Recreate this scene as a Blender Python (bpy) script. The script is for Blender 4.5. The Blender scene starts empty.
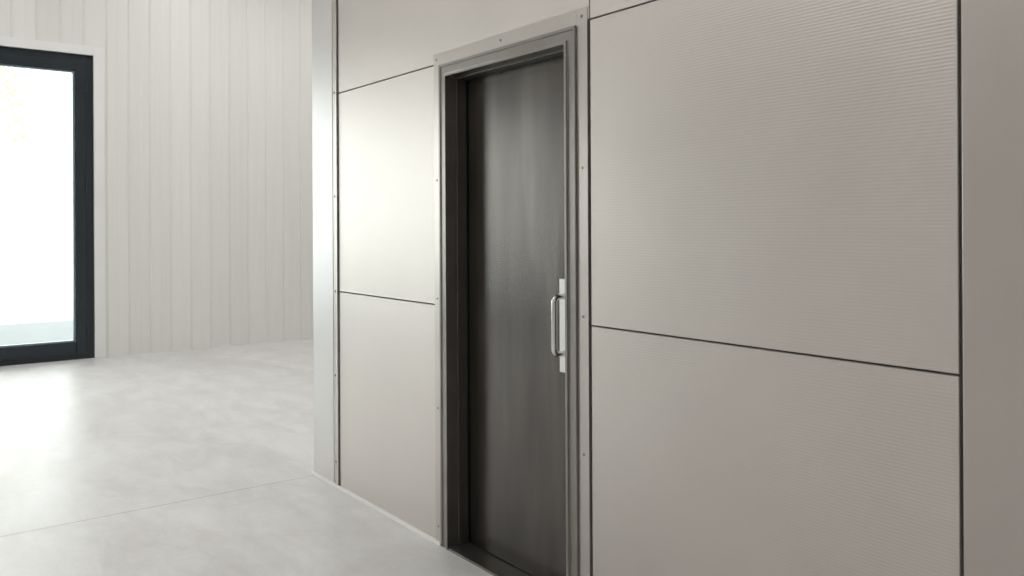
import bpy, bmesh, math, random
from mathutils import Matrix, Vector, noise
random.seed(4)
S = bpy.context.scene
COL = S.collection

# ------------------------------------------------------------------ helpers
def empty(name, loc=(0,0,0)):
    e = bpy.data.objects.new(name, None); e.location = loc
    e.empty_display_size = .1
    COL.objects.link(e); return e

def mesh_obj(name, verts, faces, mat, parent=None, smooth=False, center=True):
    c = Vector((0,0,0))
    if center:
        lo = [min(v[i] for v in verts) for i in range(3)]
        hi = [max(v[i] for v in verts) for i in range(3)]
        c = Vector([(a+b)/2 for a,b in zip(lo,hi)])
    me = bpy.data.meshes.new(name)
    me.from_pydata([tuple(Vector(v)-c) for v in verts], [], faces)
    bm = bmesh.new(); bm.from_mesh(me)
    bmesh.ops.recalc_face_normals(bm, faces=bm.faces)
    bm.to_mesh(me); bm.free()
    if smooth:
        for p in me.polygons: p.use_smooth = True
    me.materials.append(mat)
    o = bpy.data.objects.new(name, me)
    COL.objects.link(o)
    if parent:
        o.parent = parent
        o.location = c - parent.location
    else:
        o.location = c
    return o

def box(name, x, y, z, mat, parent=None, bev=0.0):
    x0,x1=sorted(x); y0,y1=sorted(y); z0,z1=sorted(z)
    v=[(x0,y0,z0),(x1,y0,z0),(x1,y1,z0),(x0,y1,z0),(x0,y0,z1),(x1,y0,z1),(x1,y1,z1),(x0,y1,z1)]
    f=[(0,3,2,1),(4,5,6,7),(0,1,5,4),(1,2,6,5),(2,3,7,6),(3,0,4,7)]
    o=mesh_obj(name,v,f,mat,parent)
    if bev>0:
        m=o.modifiers.new('bevel','BEVEL'); m.width=bev; m.segments=2; m.limit_method='ANGLE'
    return o

def cyl(name, p, axis, r, l, mat, parent=None, seg=20):
    bm=bmesh.new()
    bmesh.ops.create_cone(bm,cap_ends=True,segments=seg,radius1=r,radius2=r*.8,depth=l)
    me=bpy.data.meshes.new(name); bm.to_mesh(me); bm.free()
    me.materials.append(mat)
    o=bpy.data.objects.new(name,me); COL.objects.link(o)
    o.rotation_euler={'y-':(math.radians(90),0,0),'x+':(0,math.radians(90),0),'z':(0,0,0)}[axis]
    if parent: o.parent=parent; o.location=Vector(p)-parent.location
    else: o.location=p
    return o

# ------------------------------------------------------------------ materials
class M:
    def __init__(s,name):
        s.m=bpy.data.materials.new(name); s.m.use_nodes=True
        s.nt=s.m.node_tree; s.n=s.nt.nodes; s.l=s.nt.links
        s.b=s.n['Principled BSDF']
    def coord(s,scale=(1,1,1)):
        g=s.n.new('ShaderNodeNewGeometry'); mp=s.n.new('ShaderNodeMapping')
        mp.inputs['Scale'].default_value=scale
        s.l.new(g.outputs['Position'],mp.inputs['Vector']); return mp.outputs['Vector']
    def noise(s,scale,vec=None,detail=4,rough=.55,dist=0):
        t=s.n.new('ShaderNodeTexNoise'); t.inputs['Scale'].default_value=scale
        t.inputs['Detail'].default_value=detail; t.inputs['Roughness'].default_value=rough
        t.inputs['Distortion'].default_value=dist
        s.l.new(vec if vec else s.coord(),t.inputs['Vector']); return t.outputs['Fac']
    def ramp(s,fac,stops):
        r=s.n.new('ShaderNodeValToRGB'); e=r.color_ramp.elements
        while len(e)<len(stops): e.new(.5)
        for i,(p,c) in enumerate(stops):
            e[i].position=p; e[i].color=(*c,1) if len(c)==3 else c
        s.l.new(fac,r.inputs['Fac']); return r.outputs['Color']
    def mixc(s,f,a,b,mode='MIX'):
        m=s.n.new('ShaderNodeMix'); m.data_type='RGBA'; m.blend_type=mode
        if isinstance(f,float): m.inputs[0].default_value=f
        else: s.l.new(f,m.inputs[0])
        for i,v in ((6,a),(7,b)):
            if isinstance(v,tuple): m.inputs[i].default_value=(*v,1)
            else: s.l.new(v,m.inputs[i])
        return m.outputs[2]
    def mr(s,v,a,b,c,d):
        m=s.n.new('ShaderNodeMapRange'); s.l.new(v,m.inputs[0])
        for i,x in enumerate((a,b,c,d)): m.inputs[1+i].default_value=x
        return m.outputs[0]
    def bump(s,h,strength,dist):
        b=s.n.new('ShaderNodeBump'); b.inputs['Strength'].default_value=strength
        b.inputs['Distance'].default_value=dist
        s.l.new(h,b.inputs['Height']); s.l.new(b.outputs['Normal'],s.b.inputs['Normal'])
    def set(s,col=None,rough=None,metal=None,spec=None):
        for k,v in (('Base Color',col),('Roughness',rough),('Metallic',metal),('Specular IOR Level',spec)):
            if v is None: continue
            if isinstance(v,tuple): s.b.inputs[k].default_value=(*v,1)
            elif isinstance(v,(int,float)): s.b.inputs[k].default_value=v
            else: s.l.new(v,s.b.inputs[k])
        return s.m

def simple(name,col,rough,metal=0,var=.06,scale=6,bumps=0):
    t=M(name); f=t.noise(scale)
    c=t.ramp(f,[(.3,tuple(max(0,k*(1-var)) for k in col)),(.7,tuple(min(1,k*(1+var)) for k in col))])
    t.set(col=c,rough=t.mr(f,0,1,rough*.9,rough*1.1),metal=metal)
    if bumps: t.bump(t.noise(scale*40),bumps,.002)
    return t.m

m_panel=simple('champagne_metal_panel',(.600,.563,.532),.37,.83,.02,2.5)
m_panel_flat=simple('champagne_metal_flat',(.50,.466,.438),.36,.88,.02,3)
m_corner=simple('corner_profile_metal',(.62,.61,.61),.38,.7,.02,3)
m_trimplate=simple('door_surround_metal',(.52,.488,.46),.32,.88,.02,5)
m_gap=simple('dark_joint_backing',(.11,.10,.092),.7,0,.1,5)  # dark substrate behind the panels, visible in the open joints
m_edge=simple('raw_metal_edge',(.6,.59,.57),.3,.9,.03,8)
m_steel=simple('brushed_stainless',(.70,.69,.68),.22,1,.04,30)
m_screw=simple('screw_head_metal',(.30,.29,.28),.3,1,.04,30)
m_satin=simple('satin_aluminium_plate',(.80,.79,.78),.4,.5,.03,20)
m_frame=simple('satin_bronze_frame',(.28,.262,.247),.30,.9,.06,7)
m_rebate=simple('dark_bronze_rebate',(.165,.153,.143),.34,.85,.06,7)
m_rubber=simple('black_gasket',(.015,.015,.016),.5,0,.1,9)
m_winframe=simple('anthracite_window_frame',(.018,.026,.033),.36,.1,.08,5)
m_bead=simple('blue_grey_glazing_bead',(.22,.29,.34),.35,.3,.05,5)
m_white=simple('white_trim_paint',(.84,.84,.83),.5,0,.02,4)
m_plain=simple('white_plaster_wall',(.70,.69,.675),.8,0,.03,2,.1)
m_ceil=simple('ceiling_paint',(.78,.78,.77),.85,0,.02,1.5)

# door leaf: blackened steel with soft broad vertical clouding
t=M('blackened_steel_door')
n1=t.noise(3.0,t.coord((2.2,2.2,.35)),3,.5,.2)
c=t.ramp(n1,[(.3,(.092,.084,.079)),(.5,(.116,.107,.101)),(.7,(.150,.139,.131))])
m_leaf=t.set(col=c,rough=t.mr(n1,.3,.7,.24,.28),metal=.95)

# back wall painted boards: shade shift per board
t=M('painted_board_cladding')
g=t.n.new('ShaderNodeNewGeometry'); sp=t.n.new('ShaderNodeSeparateXYZ'); t.l.new(g.outputs['Position'],sp.inputs[0])
ma=t.n.new('ShaderNodeMath'); ma.operation='SUBTRACT'; ma.inputs[1].default_value=.014
mb=t.n.new('ShaderNodeMath'); mb.operation='DIVIDE'; mb.inputs[1].default_value=.23
ad=t.n.new('ShaderNodeMath'); ad.operation='ADD'; ad.inputs[1].default_value=200
fl=t.n.new('ShaderNodeMath'); fl.operation='FLOOR'
t.l.new(sp.outputs['Y'],ma.inputs[0]); t.l.new(ma.outputs[0],mb.inputs[0]); t.l.new(mb.outputs[0],ad.inputs[0]); t.l.new(ad.outputs[0],fl.inputs[0])
wn=t.n.new('ShaderNodeTexWhiteNoise'); wn.noise_dimensions='1D'; t.l.new(fl.outputs[0],wn.inputs['W'])
c1=t.ramp(wn.outputs['Value'],[(0,(.77,.77,.735)),(1,(.84,.84,.81))])
st=t.noise(5,t.coord((1,4,.2)),4,.55)
c=t.mixc(.20,c1,t.ramp(st,[(.3,(.75,.745,.70)),(.7,(.87,.87,.85))]))
m_board=t.set(col=c,rough=.36)

# concrete floor
t=M('polished_concrete_floor')
a=t.noise(.6,t.coord((1,1.9,1)),7,.65,1.0); b=t.noise(1.7,t.coord((1,2.6,1)),8,.68,.6); d=t.noise(60,None,3)
e=t.noise(1.1,t.coord((1.3,.8,1)),9,.72,1.6)
c=t.ramp(a,[(.36,(.62,.615,.605)),(.52,(.71,.71,.705)),(.64,(.78,.783,.783))])
c=t.mixc(.45,c,t.ramp(b,[(.38,(.56,.552,.538)),(.5,(.69,.69,.685)),(.61,(.79,.795,.795))]))
c=t.mixc(t.mr(e,.50,.64,0.,.45),c,(.62,.59,.545))
c=t.mixc(.10,c,t.ramp(d,[(.3,(.50,.50,.49)),(.7,(.80,.80,.79))]))
m_floor=t.set(col=c,rough=t.mr(b,.3,.7,.32,.48),spec=.5)
t.bump(b,.05,.01)

# glass
t=M('window_glass')
t.n.remove(t.b)
tr=t.n.new('ShaderNodeBsdfTransparent'); tr.inputs[0].default_value=(.93,.96,.95,1)
gl=t.n.new('ShaderNodeBsdfGlossy'); gl.inputs['Roughness'].default_value=.02
lw=t.n.new('ShaderNodeLayerWeight'); lw.inputs[0].default_value=.25
mx=t.n.new('ShaderNodeMixShader')
t.l.new(lw.outputs['Fresnel'],mx.inputs[0]); t.l.new(tr.outputs[0],mx.inputs[1]); t.l.new(gl.outputs[0],mx.inputs[2])
t.l.new(mx.outputs[0],t.n['Material Output'].inputs[0]); m_glass=t.m

m_paving=simple('terrace_paving',(.15,.16,.157),.7,0,.1,2)
m_gravel=simple('pale_gravel',(.62,.62,.60),.9,0,.1,3)
m_bark=simple('tree_bark',(.62,.59,.54),.8,0,.2,6)
m_leafs=simple('yellow_foliage',(.60,.56,.36),.7,0,.1,2)

# ------------------------------------------------------------------ room
RX0,RX1,RY0,RY1,H=-5.95,9.0,-8.5,6.0,5.2
box('floor',(RX0-.3,RX1+.2),(RY0-.2,RY1+.2),(-.2,0),m_floor)
box('floor_expansion_joint',(-.3055,-.3025),(RY0,-.02),(-.002,.0005),simple('joint_mastic',(.40,.39,.37),.8))
box('ceiling',(RX0-.3,RX1+.2),(RY0-.2,RY1+.2),(H,H+.2),m_ceil)
box('wall_front',(RX0-.3,RX1+.2),(RY0-.2,RY0),(0,H),m_plain)
box('wall_back',(RX0-.3,RX1+.2),(RY1,RY1+.2),(0,H),m_plain)
box('wall_right',(RX1,RX1+.2),(RY0,RY1),(0,H),m_plain)

# wall_left : board clad wall with two tall windows
WZ=3.37
wins=[(-3.1,-.119),(-6.6,-3.6)]
wl=empty('wall_left',(RX0,0,0))
def wall_boards(name,ya,yb,za,zb):
    P=.23; g=.013; dp=.010
    pts=[(ya,0)]
    k=math.ceil((ya-.014)/P)
    y=k*P+.014
    while y<yb-.02:
        if y>ya+.02:
            pts+= [(y-g,0),(y-.003,-dp),(y+.003,-dp),(y+g,0)]
            yy=y+P/2
            if yy<yb-.02: pts+= [(yy-.007,0),(yy-.001,-.0015),(yy+.001,-.0015),(yy+.007,0)]
        y+=P
    pts.append((yb,0))
    v=[];f=[]
    for (yy,xx) in pts: v+=[(RX0+xx,yy,za),(RX0+xx,yy,zb)]
    n=len(pts)
    for i in range(n-1): f.append((2*i,2*i+2,2*i+3,2*i+1))
    b0=len(v); v+=[(RX0-.3,ya,za),(RX0-.3,ya,zb),(RX0-.3,yb,za),(RX0-.3,yb,zb)]
    f.append((b0,b0+1,b0+3,b0+2)); f.append((0,1,b0+1,b0)); f.append((2*n-2,b0+2,b0+3,2*n-1))
    f.append(tuple([2*i+1 for i in range(n)]+[b0+3,b0+1])); f.append(tuple([2*i for i in range(n)]+[b0+2,b0]))
    mesh_obj(name,v,f,m_board,wl)
wall_boards('boards_a',wins[0][1],RY1,0,H)
wall_boards('boards_b',wins[1][1],wins[0][0],0,H)
wall_boards('boards_c',RY0,wins[1][0],0,H)
wall_boards('boards_over_1',wins[0][0],wins[0][1],WZ,H)
wall_boards('boards_over_2',wins[1][0],wins[1][1],WZ,H)

for i,(ya,yb) in enumerate(wins):
    w=empty('window_%d'%(i+1),(RX0,(ya+yb)/2,0))
    xf,xb=RX0-.02,RX0-.12
    o=.085
    box('frame_left',(xf,xb),(ya,ya+o),(0.001,WZ),m_winframe,w,.004)
    box('frame_right',(xf,xb),(yb-o,yb),(0.001,WZ),m_winframe,w,.004)
    box('frame_top',(xf,xb),(ya+o,yb-o),(WZ-o,WZ),m_winframe,w,.004)
    box('frame_bottom',(xf,xb),(ya+o,yb-o),(0.001,.07),m_winframe,w,.004)
    xs,xsb=RX0+.0,RX0-.09
    s=.105; a0,a1=ya+o-.01,yb-o+.01; z0,z1=.06,WZ-o+.01
    box('sash_left',(xs,xsb),(a0,a0+s),(z0,z1),m_winframe,w,.008)
    box('sash_right',(xs,xsb),(a1-s,a1),(z0,z1),m_winframe,w,.008)
    box('sash_top',(xs,xsb),(a0+s,a1-s),(z1-s,z1),m_winframe,w,.008)
    box('sash_bottom',(xs,xsb),(a0+s,a1-s),(z0,z0+.13),m_winframe,w,.008)
    q=.022; b0,b1=a0+s,a1-s; c0,c1=z0+.13,z1-s; xq=RX0-.025
    box('bead_left',(xq,xsb),(b0,b0+q),(c0,c1),m_bead,w,.004)
    box('bead_right',(xq,xsb),(b1-q,b1),(c0,c1),m_bead,w,.004)
    box('bead_top',(xq,xsb),(b0+q,b1-q),(c1-q,c1),m_bead,w,.004)
    box('bead_bottom',(xq,xsb),(b0+q,b1-q),(c0,c0+q),m_bead,w,.004)
    box('glass_pane',(RX0-.055,RX0-.061),(b0+q-.005,b1-q+.005),(c0+q-.005,c1-q+.005),m_glass,w)
    for zz in (.32,1.9,WZ-.35):
        cyl('hinge',(RX0+.012,yb-o+.012,zz),'z',.012,.10,m_winframe,w)
    cs=empty('trim_%d'%(i+1),(RX0,(ya+yb)/2,0))
    box('casing_right',(RX0-.02,RX0+.02),(yb,yb+.11),(0.001,WZ+.10),m_white,cs,.003)
    box('casing_left',(RX0-.02,RX0+.02),(ya-.11,ya),(0.001,WZ+.10),m_white,cs,.003)
    box('casing_top',(RX0-.02,RX0+.02),(ya,yb),(WZ,WZ+.10),m_white,cs,.003)

# ------------------------------------------------------------------ partition block with metal cladding
PX0,PX1,PD,PH=-.333,7.5,4.0,3.6
DX0,DX1,DZ=1.068,1.999,2.181       # door frame outer
pb=empty('wall_partition',(2,0,0))
bk=.014
box('core_left',(PX0+.01,DX0),(bk,.16),(0,PH),m_gap,pb)
box('core_right',(DX1,PX1),(bk,.16),(0,PH),m_gap,pb)
box('core_over_door',(DX0,DX1),(bk,.16),(DZ,PH),m_gap,pb)
box('side_left',(PX0,PX0+.02),(bk,PD),(0,PH),m_corner,pb)
box('side_right',(PX1-.1,PX1),(.16,PD),(0,PH),m_panel_flat,pb)
box('rear',(PX0+.02,PX1-.1),(PD-.1,PD),(0,PH),m_panel_flat,pb)
box('roof',(PX0,PX1),(0.0,PD),(PH,PH+.06),m_panel_flat,pb)

def ribbed(name,xa,xb,za,zb,mat=m_panel,P=.0092):
    fl=.006; A=.00023
    zs=[(za,.002),(za+.0015,0),(za+fl,0)]
    n=int((zb-za-2*fl)/P); p=(zb-za-2*fl)/n
    for i in range(n):
        z=za+fl+i*p
        for k in range(1,7):
            zs.append((z+p*k/6,A*(1-math.cos(2*math.pi*k/6))*.5))
    zs+=[(zb-fl+.001,0),(zb-.0015,0),(zb,.002)]
    v=[];f=[]
    for z,y in zs:
        v+=[(xa,.002+y,z),(xa+.0015,y,z),(xb-.0015,y,z),(xb,.002+y,z),(xa,bk,z),(xb,bk,z)]
    for i in range(len(zs)-1):
        a=6*i;b=6*(i+1)
        f+=[(a,a+1,b+1,b),(a+1,a+2,b+2,b+1),(a+2,a+3,b+3,b+2),(a+4,a,b,b+4),(a+3,a+5,b+5,b+3)]
    e=6*(len(zs)-1)
    f+=[(0,1,2,3,5,4),(e,e+4,e+5,e+3,e+2,e+1)]
    return mesh_obj(name,v,f,mat,pb)

J1,J2=1.091,2.190; g=.0024
LX0,LX1=.016,1.012
ribbed('panel_left_lower',LX0,LX1,.012,J1-g)
ribbed('panel_left_middle',LX0,LX1,J1+g,J2-g)
ribbed('panel_over_door',LX0,2.063,J2+g,3.28)
RXa,RXb=2.069,3.347
ribbed('panel_right_lower',RXa,RXb,.012,J1-g)
ribbed('panel_right_middle',RXa,RXb,J1+g,J2-g)
ribbed('panel_right_upper',RXa,RXb,J2+g,3.28)
ribbed('fascia',LX0,RXb,3.287,PH)
box('end_panel',(3.356,5.4),(.0,bk),(.012,PH),m_panel_flat,pb,.002)
box('end_panel_2',(5.41,PX1),(.0,bk),(.012,PH),m_panel_flat,pb,.002)
box('corner_profile',(PX0,-.062),(-.002,bk),(.012,PH),m_corner,pb,.002)
box('edge_rail',(-.052,-.014),(-.004,bk),(.012,PH),m_panel_flat,pb,.002)
box('edge_rail_lip',(-.010,.004),(-.009,bk),(.012,PH),m_edge,pb,.001)
for z in (.14,.62,1.09,1.62,2.2,2.8):
    cyl('rail_screw',(-.030,-.006,z),'y-',.008,.004,m_screw,pb)
box('baseboard_partition',(PX0-.012,DX0-.002),(-.014,0.001),(0,.014),m_white)
box('baseboard_partition',(DX1+.002,PX1),(-.014,0.001),(0,.014),m_white)

# ------------------------------------------------------------------ door
d=empty('door_1',((DX0+DX1)/2,0,0))
pw=.058
box('surround_left',(DX0-pw+.004,DX0),(-.003,bk),(.012,DZ+pw),m_trimplate,d,.001)
box('surround_right',(DX1,DX1+pw),(-.003,bk),(.012,DZ+pw),m_trimplate,d,.001)
box('surround_top',(DX0,DX1),(-.003,bk),(DZ,DZ+pw),m_trimplate,d,.001)
for x,z in [(DX0-pw/2,.08),(DX0-pw/2,.62),(DX0-pw/2,1.12),(DX0-pw/2,1.66),(DX0-pw/2,DZ+.028),
            (DX1+pw/2,.08),(DX1+pw/2,.62),(DX1+pw/2,1.12),(DX1+pw/2,1.66),(DX1+pw/2,DZ+.028),((DX0+DX1)/2,DZ+.03)]:
    cyl('surround_screw',(x,-.004,z),'y-',.006,.003,m_screw,d)
def sweep(name,prof,mat,bev=0):
    v=[];f=[];n=len(prof)
    for s in range(4):
        for ins,y in prof:
            x=DX0+ins if s<2 else DX1-ins
            z=0.001 if s in (0,3) else DZ-ins
            v.append((x,y,z))
    for s in range(3):
        for i in range(n):
            j=(i+1)%n
            f.append((s*n+i,s*n+j,(s+1)*n+j,(s+1)*n+i))
    f.append(tuple(range(n))); f.append(tuple(range(3*n,4*n)))
    o=mesh_obj(name,v,f,mat,d)
    m=o.modifiers.new('bevel','BEVEL'); m.width=.0018; m.segments=2; m.limit_method='ANGLE'
    return o
sweep('frame_outer',[(0,-.012),(.012,-.012),(.014,-.006),(.046,-.006),(.048,-.014),(.060,-.014),(.060,.045),(0,.045)],m_frame)
sweep('frame_rebate',[(0,.045),(.066,.045),(.066,.090),(0,.090)],m_rebate)
sweep('frame_gasket',[(.03,.090),(.070,.090),(.070,.098),(.03,.098)],m_rubber)
sweep('frame_stop',[(0,.098),(.062,.098),(.062,.158),(0,.158)],m_rebate)
box('leaf',(DX0+.064,DX1-.064),(.100,.150),(.012,DZ-.064),m_leaf,d,.002)
box('threshold',(DX0+.060,DX1-.060),(-.010,.158),(0.0,.010),m_rebate,d,.002)
hx=1.820
box('handle_back_plate',(hx-.040,hx+.045),(.0955,.1005),(.876,1.242),m_satin,d,.002)
def tube(name,pts,r,mat,parent):
    cu=bpy.data.curves.new(name,'CURVE'); cu.dimensions='3D'; cu.bevel_depth=r; cu.bevel_resolution=6; cu.use_fill_caps=True
    sp=cu.splines.new('POLY'); sp.points.add(len(pts)-1)
    for p,q in zip(sp.points,pts): p.co=(*q,1)
    ob=bpy.data.objects.new(name,cu); COL.objects.link(ob)
    cu.materials.append(mat)
    dg=bpy.context.evaluated_depsgraph_get()
    me=bpy.data.meshes.new_from_object(ob.evaluated_get(dg)); 
    for p in me.polygons: p.use_smooth=True
    o2=bpy.data.objects.new(name,me); bpy.data.objects.remove(ob)
    COL.objects.link(o2); o2.parent=parent; o2.location=-parent.location
    return o2
zt,zb,yo,R=1.176,.953,.035,.022
pts=[(hx,.097,zt)]
for k in range(0,9):
    an=math.pi/2*k/8; pts.append((hx,yo+R-R*math.sin(an),zt-R+R*math.cos(an)))
for k in range(0,9):
    an=math.pi/2*k/8; pts.append((hx,yo+R-R*math.cos(an),zb+R-R*math.sin(an)))
pts.append((hx,.097,zb))
tube('pull_handle',pts,.0115,m_steel,d)
for z in (zt,zb): cyl('handle_rose',(hx,.092,z),'y-',.016,.008,m_steel,d,28)

# ------------------------------------------------------------------ outside
box('terrace',(-10.8,RX0-.3),(-14,12),(-.25,-.04),m_paving)
box('gravel_yard',(-60,-10.8),(-50,50),(-.3,-.06),m_gravel)
def tree(name,x,y,h):
    T=empty(name,(x,y,-.06)); v=[];f=[]
    def limb(p0,p1,r0,r1):
        b=len(v); dd=(p1-p0).normalized(); a=dd.orthogonal().normalized(); c=dd.cross(a)
        for p,r in ((p0,r0),(p1,r1)):
            for k in range(8):
                an=k*math.pi/4; v.append(tuple(p+r*(a*math.cos(an)+c*math.sin(an))))
        for k in range(8): f.append((b+k,b+(k+1)%8,b+8+(k+1)%8,b+8+k))
    base=Vector((x,y,-.05)); top=Vector((x+.2,y-.1,h*.85))
    prev=base
    tips=[]
    for i in range(1,7):
        q=base.lerp(top,i/6)+Vector((random.uniform(-.08,.08),random.uniform(-.08,.08),0))
        if i==1: q=Vector((x,y,q.z))
        limb(prev,q,.13*(1-(i-1)/7),.13*(1-i/7)); prev=q
        if i>=3:
            for k in range(4):
                an=random.uniform(0,6.28); L=h*.28*(1.1-i/8)
                e=q+Vector((math.cos(an)*L,math.sin(an)*L,L*.5)); limb(q,e,.04,.012); tips.append(e); tips.append(q.lerp(e,.6))
    mesh_obj('trunk_and_branches',v,f,m_bark,T)
    v=[];f=[]
    for e in tips:
        for _ in range(130):
            p=e+Vector([random.gauss(0,h*.06) for _ in range(3)])
            a=Vector([random.gauss(0,1) for _ in range(3)]).normalized(); c=a.orthogonal().normalized(); s=random.uniform(.05,.09)
            b=len(v); v+= [tuple(p-a*s),tuple(p+c*s*.5),tuple(p+a*s),tuple(p-c*s*.5)]; f.append((b,b+1,b+2,b+3))
    me=bpy.data.meshes.new('foliage'); me.from_pydata([tuple(Vector(q)-Vector((x,y,-.06))) for q in v],[],f); me.materials.append(m_leafs)
    o=bpy.data.objects.new('foliage',me); COL.objects.link(o); o.parent=T
tree('birch_tree',-17.5,-1.1,7.0)

# ------------------------------------------------------------------ light
w=bpy.data.worlds.new('overcast_sky'); S.world=w; w.use_nodes=True
nt=w.node_tree; bg=nt.nodes['Background']
tc=nt.nodes.new('ShaderNodeTexCoord'); sx=nt.nodes.new('ShaderNodeSeparateXYZ'); rp=nt.nodes.new('ShaderNodeValToRGB')
nt.links.new(tc.outputs['Generated'],sx.inputs[0]); nt.links.new(sx.outputs['Z'],rp.inputs[0])
rp.color_ramp.elements[0].color=(1,.99,.98,1); rp.color_ramp.elements[1].color=(.93,.965,1,1)
nt.links.new(rp.outputs[0],bg.inputs[0]); bg.inputs[1].default_value=4.7

m_lampbody=simple('lamp_housing',(.8,.8,.8),.5)
k=0
for x,y,e in ((-3.9,-6.2,30),(-3.9,-2.2,36),(-3.6,1.2,60),(-3.6,4.2,46),(.2,-5.6,46),(.2,-2.6,38),(4.2,-6.0,54),(7.4,-3.5,54)):
        L=empty('ceiling_light' if k==0 else 'ceiling_light.%03d'%k,(x,y,H)); k+=1
        box('housing',(x-.75,x+.75),(y-.22,y+.22),(H-.08,H),m_lampbody,L,.01)
        la=bpy.data.lights.new('led_panel','AREA'); la.shape='RECTANGLE'; la.size=1.4; la.size_y=.38
        la.energy=e; la.color=(1,.972,.945)
        lo=bpy.data.objects.new('led_panel',la); COL.objects.link(lo); lo.parent=L; lo.location=(0,0,-.085)

# ------------------------------------------------------------------ camera
cam=bpy.data.cameras.new('camera'); co=bpy.data.objects.new('camera',cam); COL.objects.link(co)
cam.sensor_width=36; cam.lens=835/1024*36; cam.shift_y=-62/1024
yaw=math.atan2(.797,.605)
co.matrix_world=Matrix.Translation((4.283,-2.036,1.45))@Matrix.Rotation(yaw,4,'Z')@Matrix.Rotation(math.radians(90),4,'X')@Matrix.Rotation(math.radians(-.28),4,'Z')
cam.clip_start=.05; cam.clip_end=300
S.camera=co
S.view_settings.view_transform='Standard'
S.view_settings.look='None'
S.view_settings.exposure=0
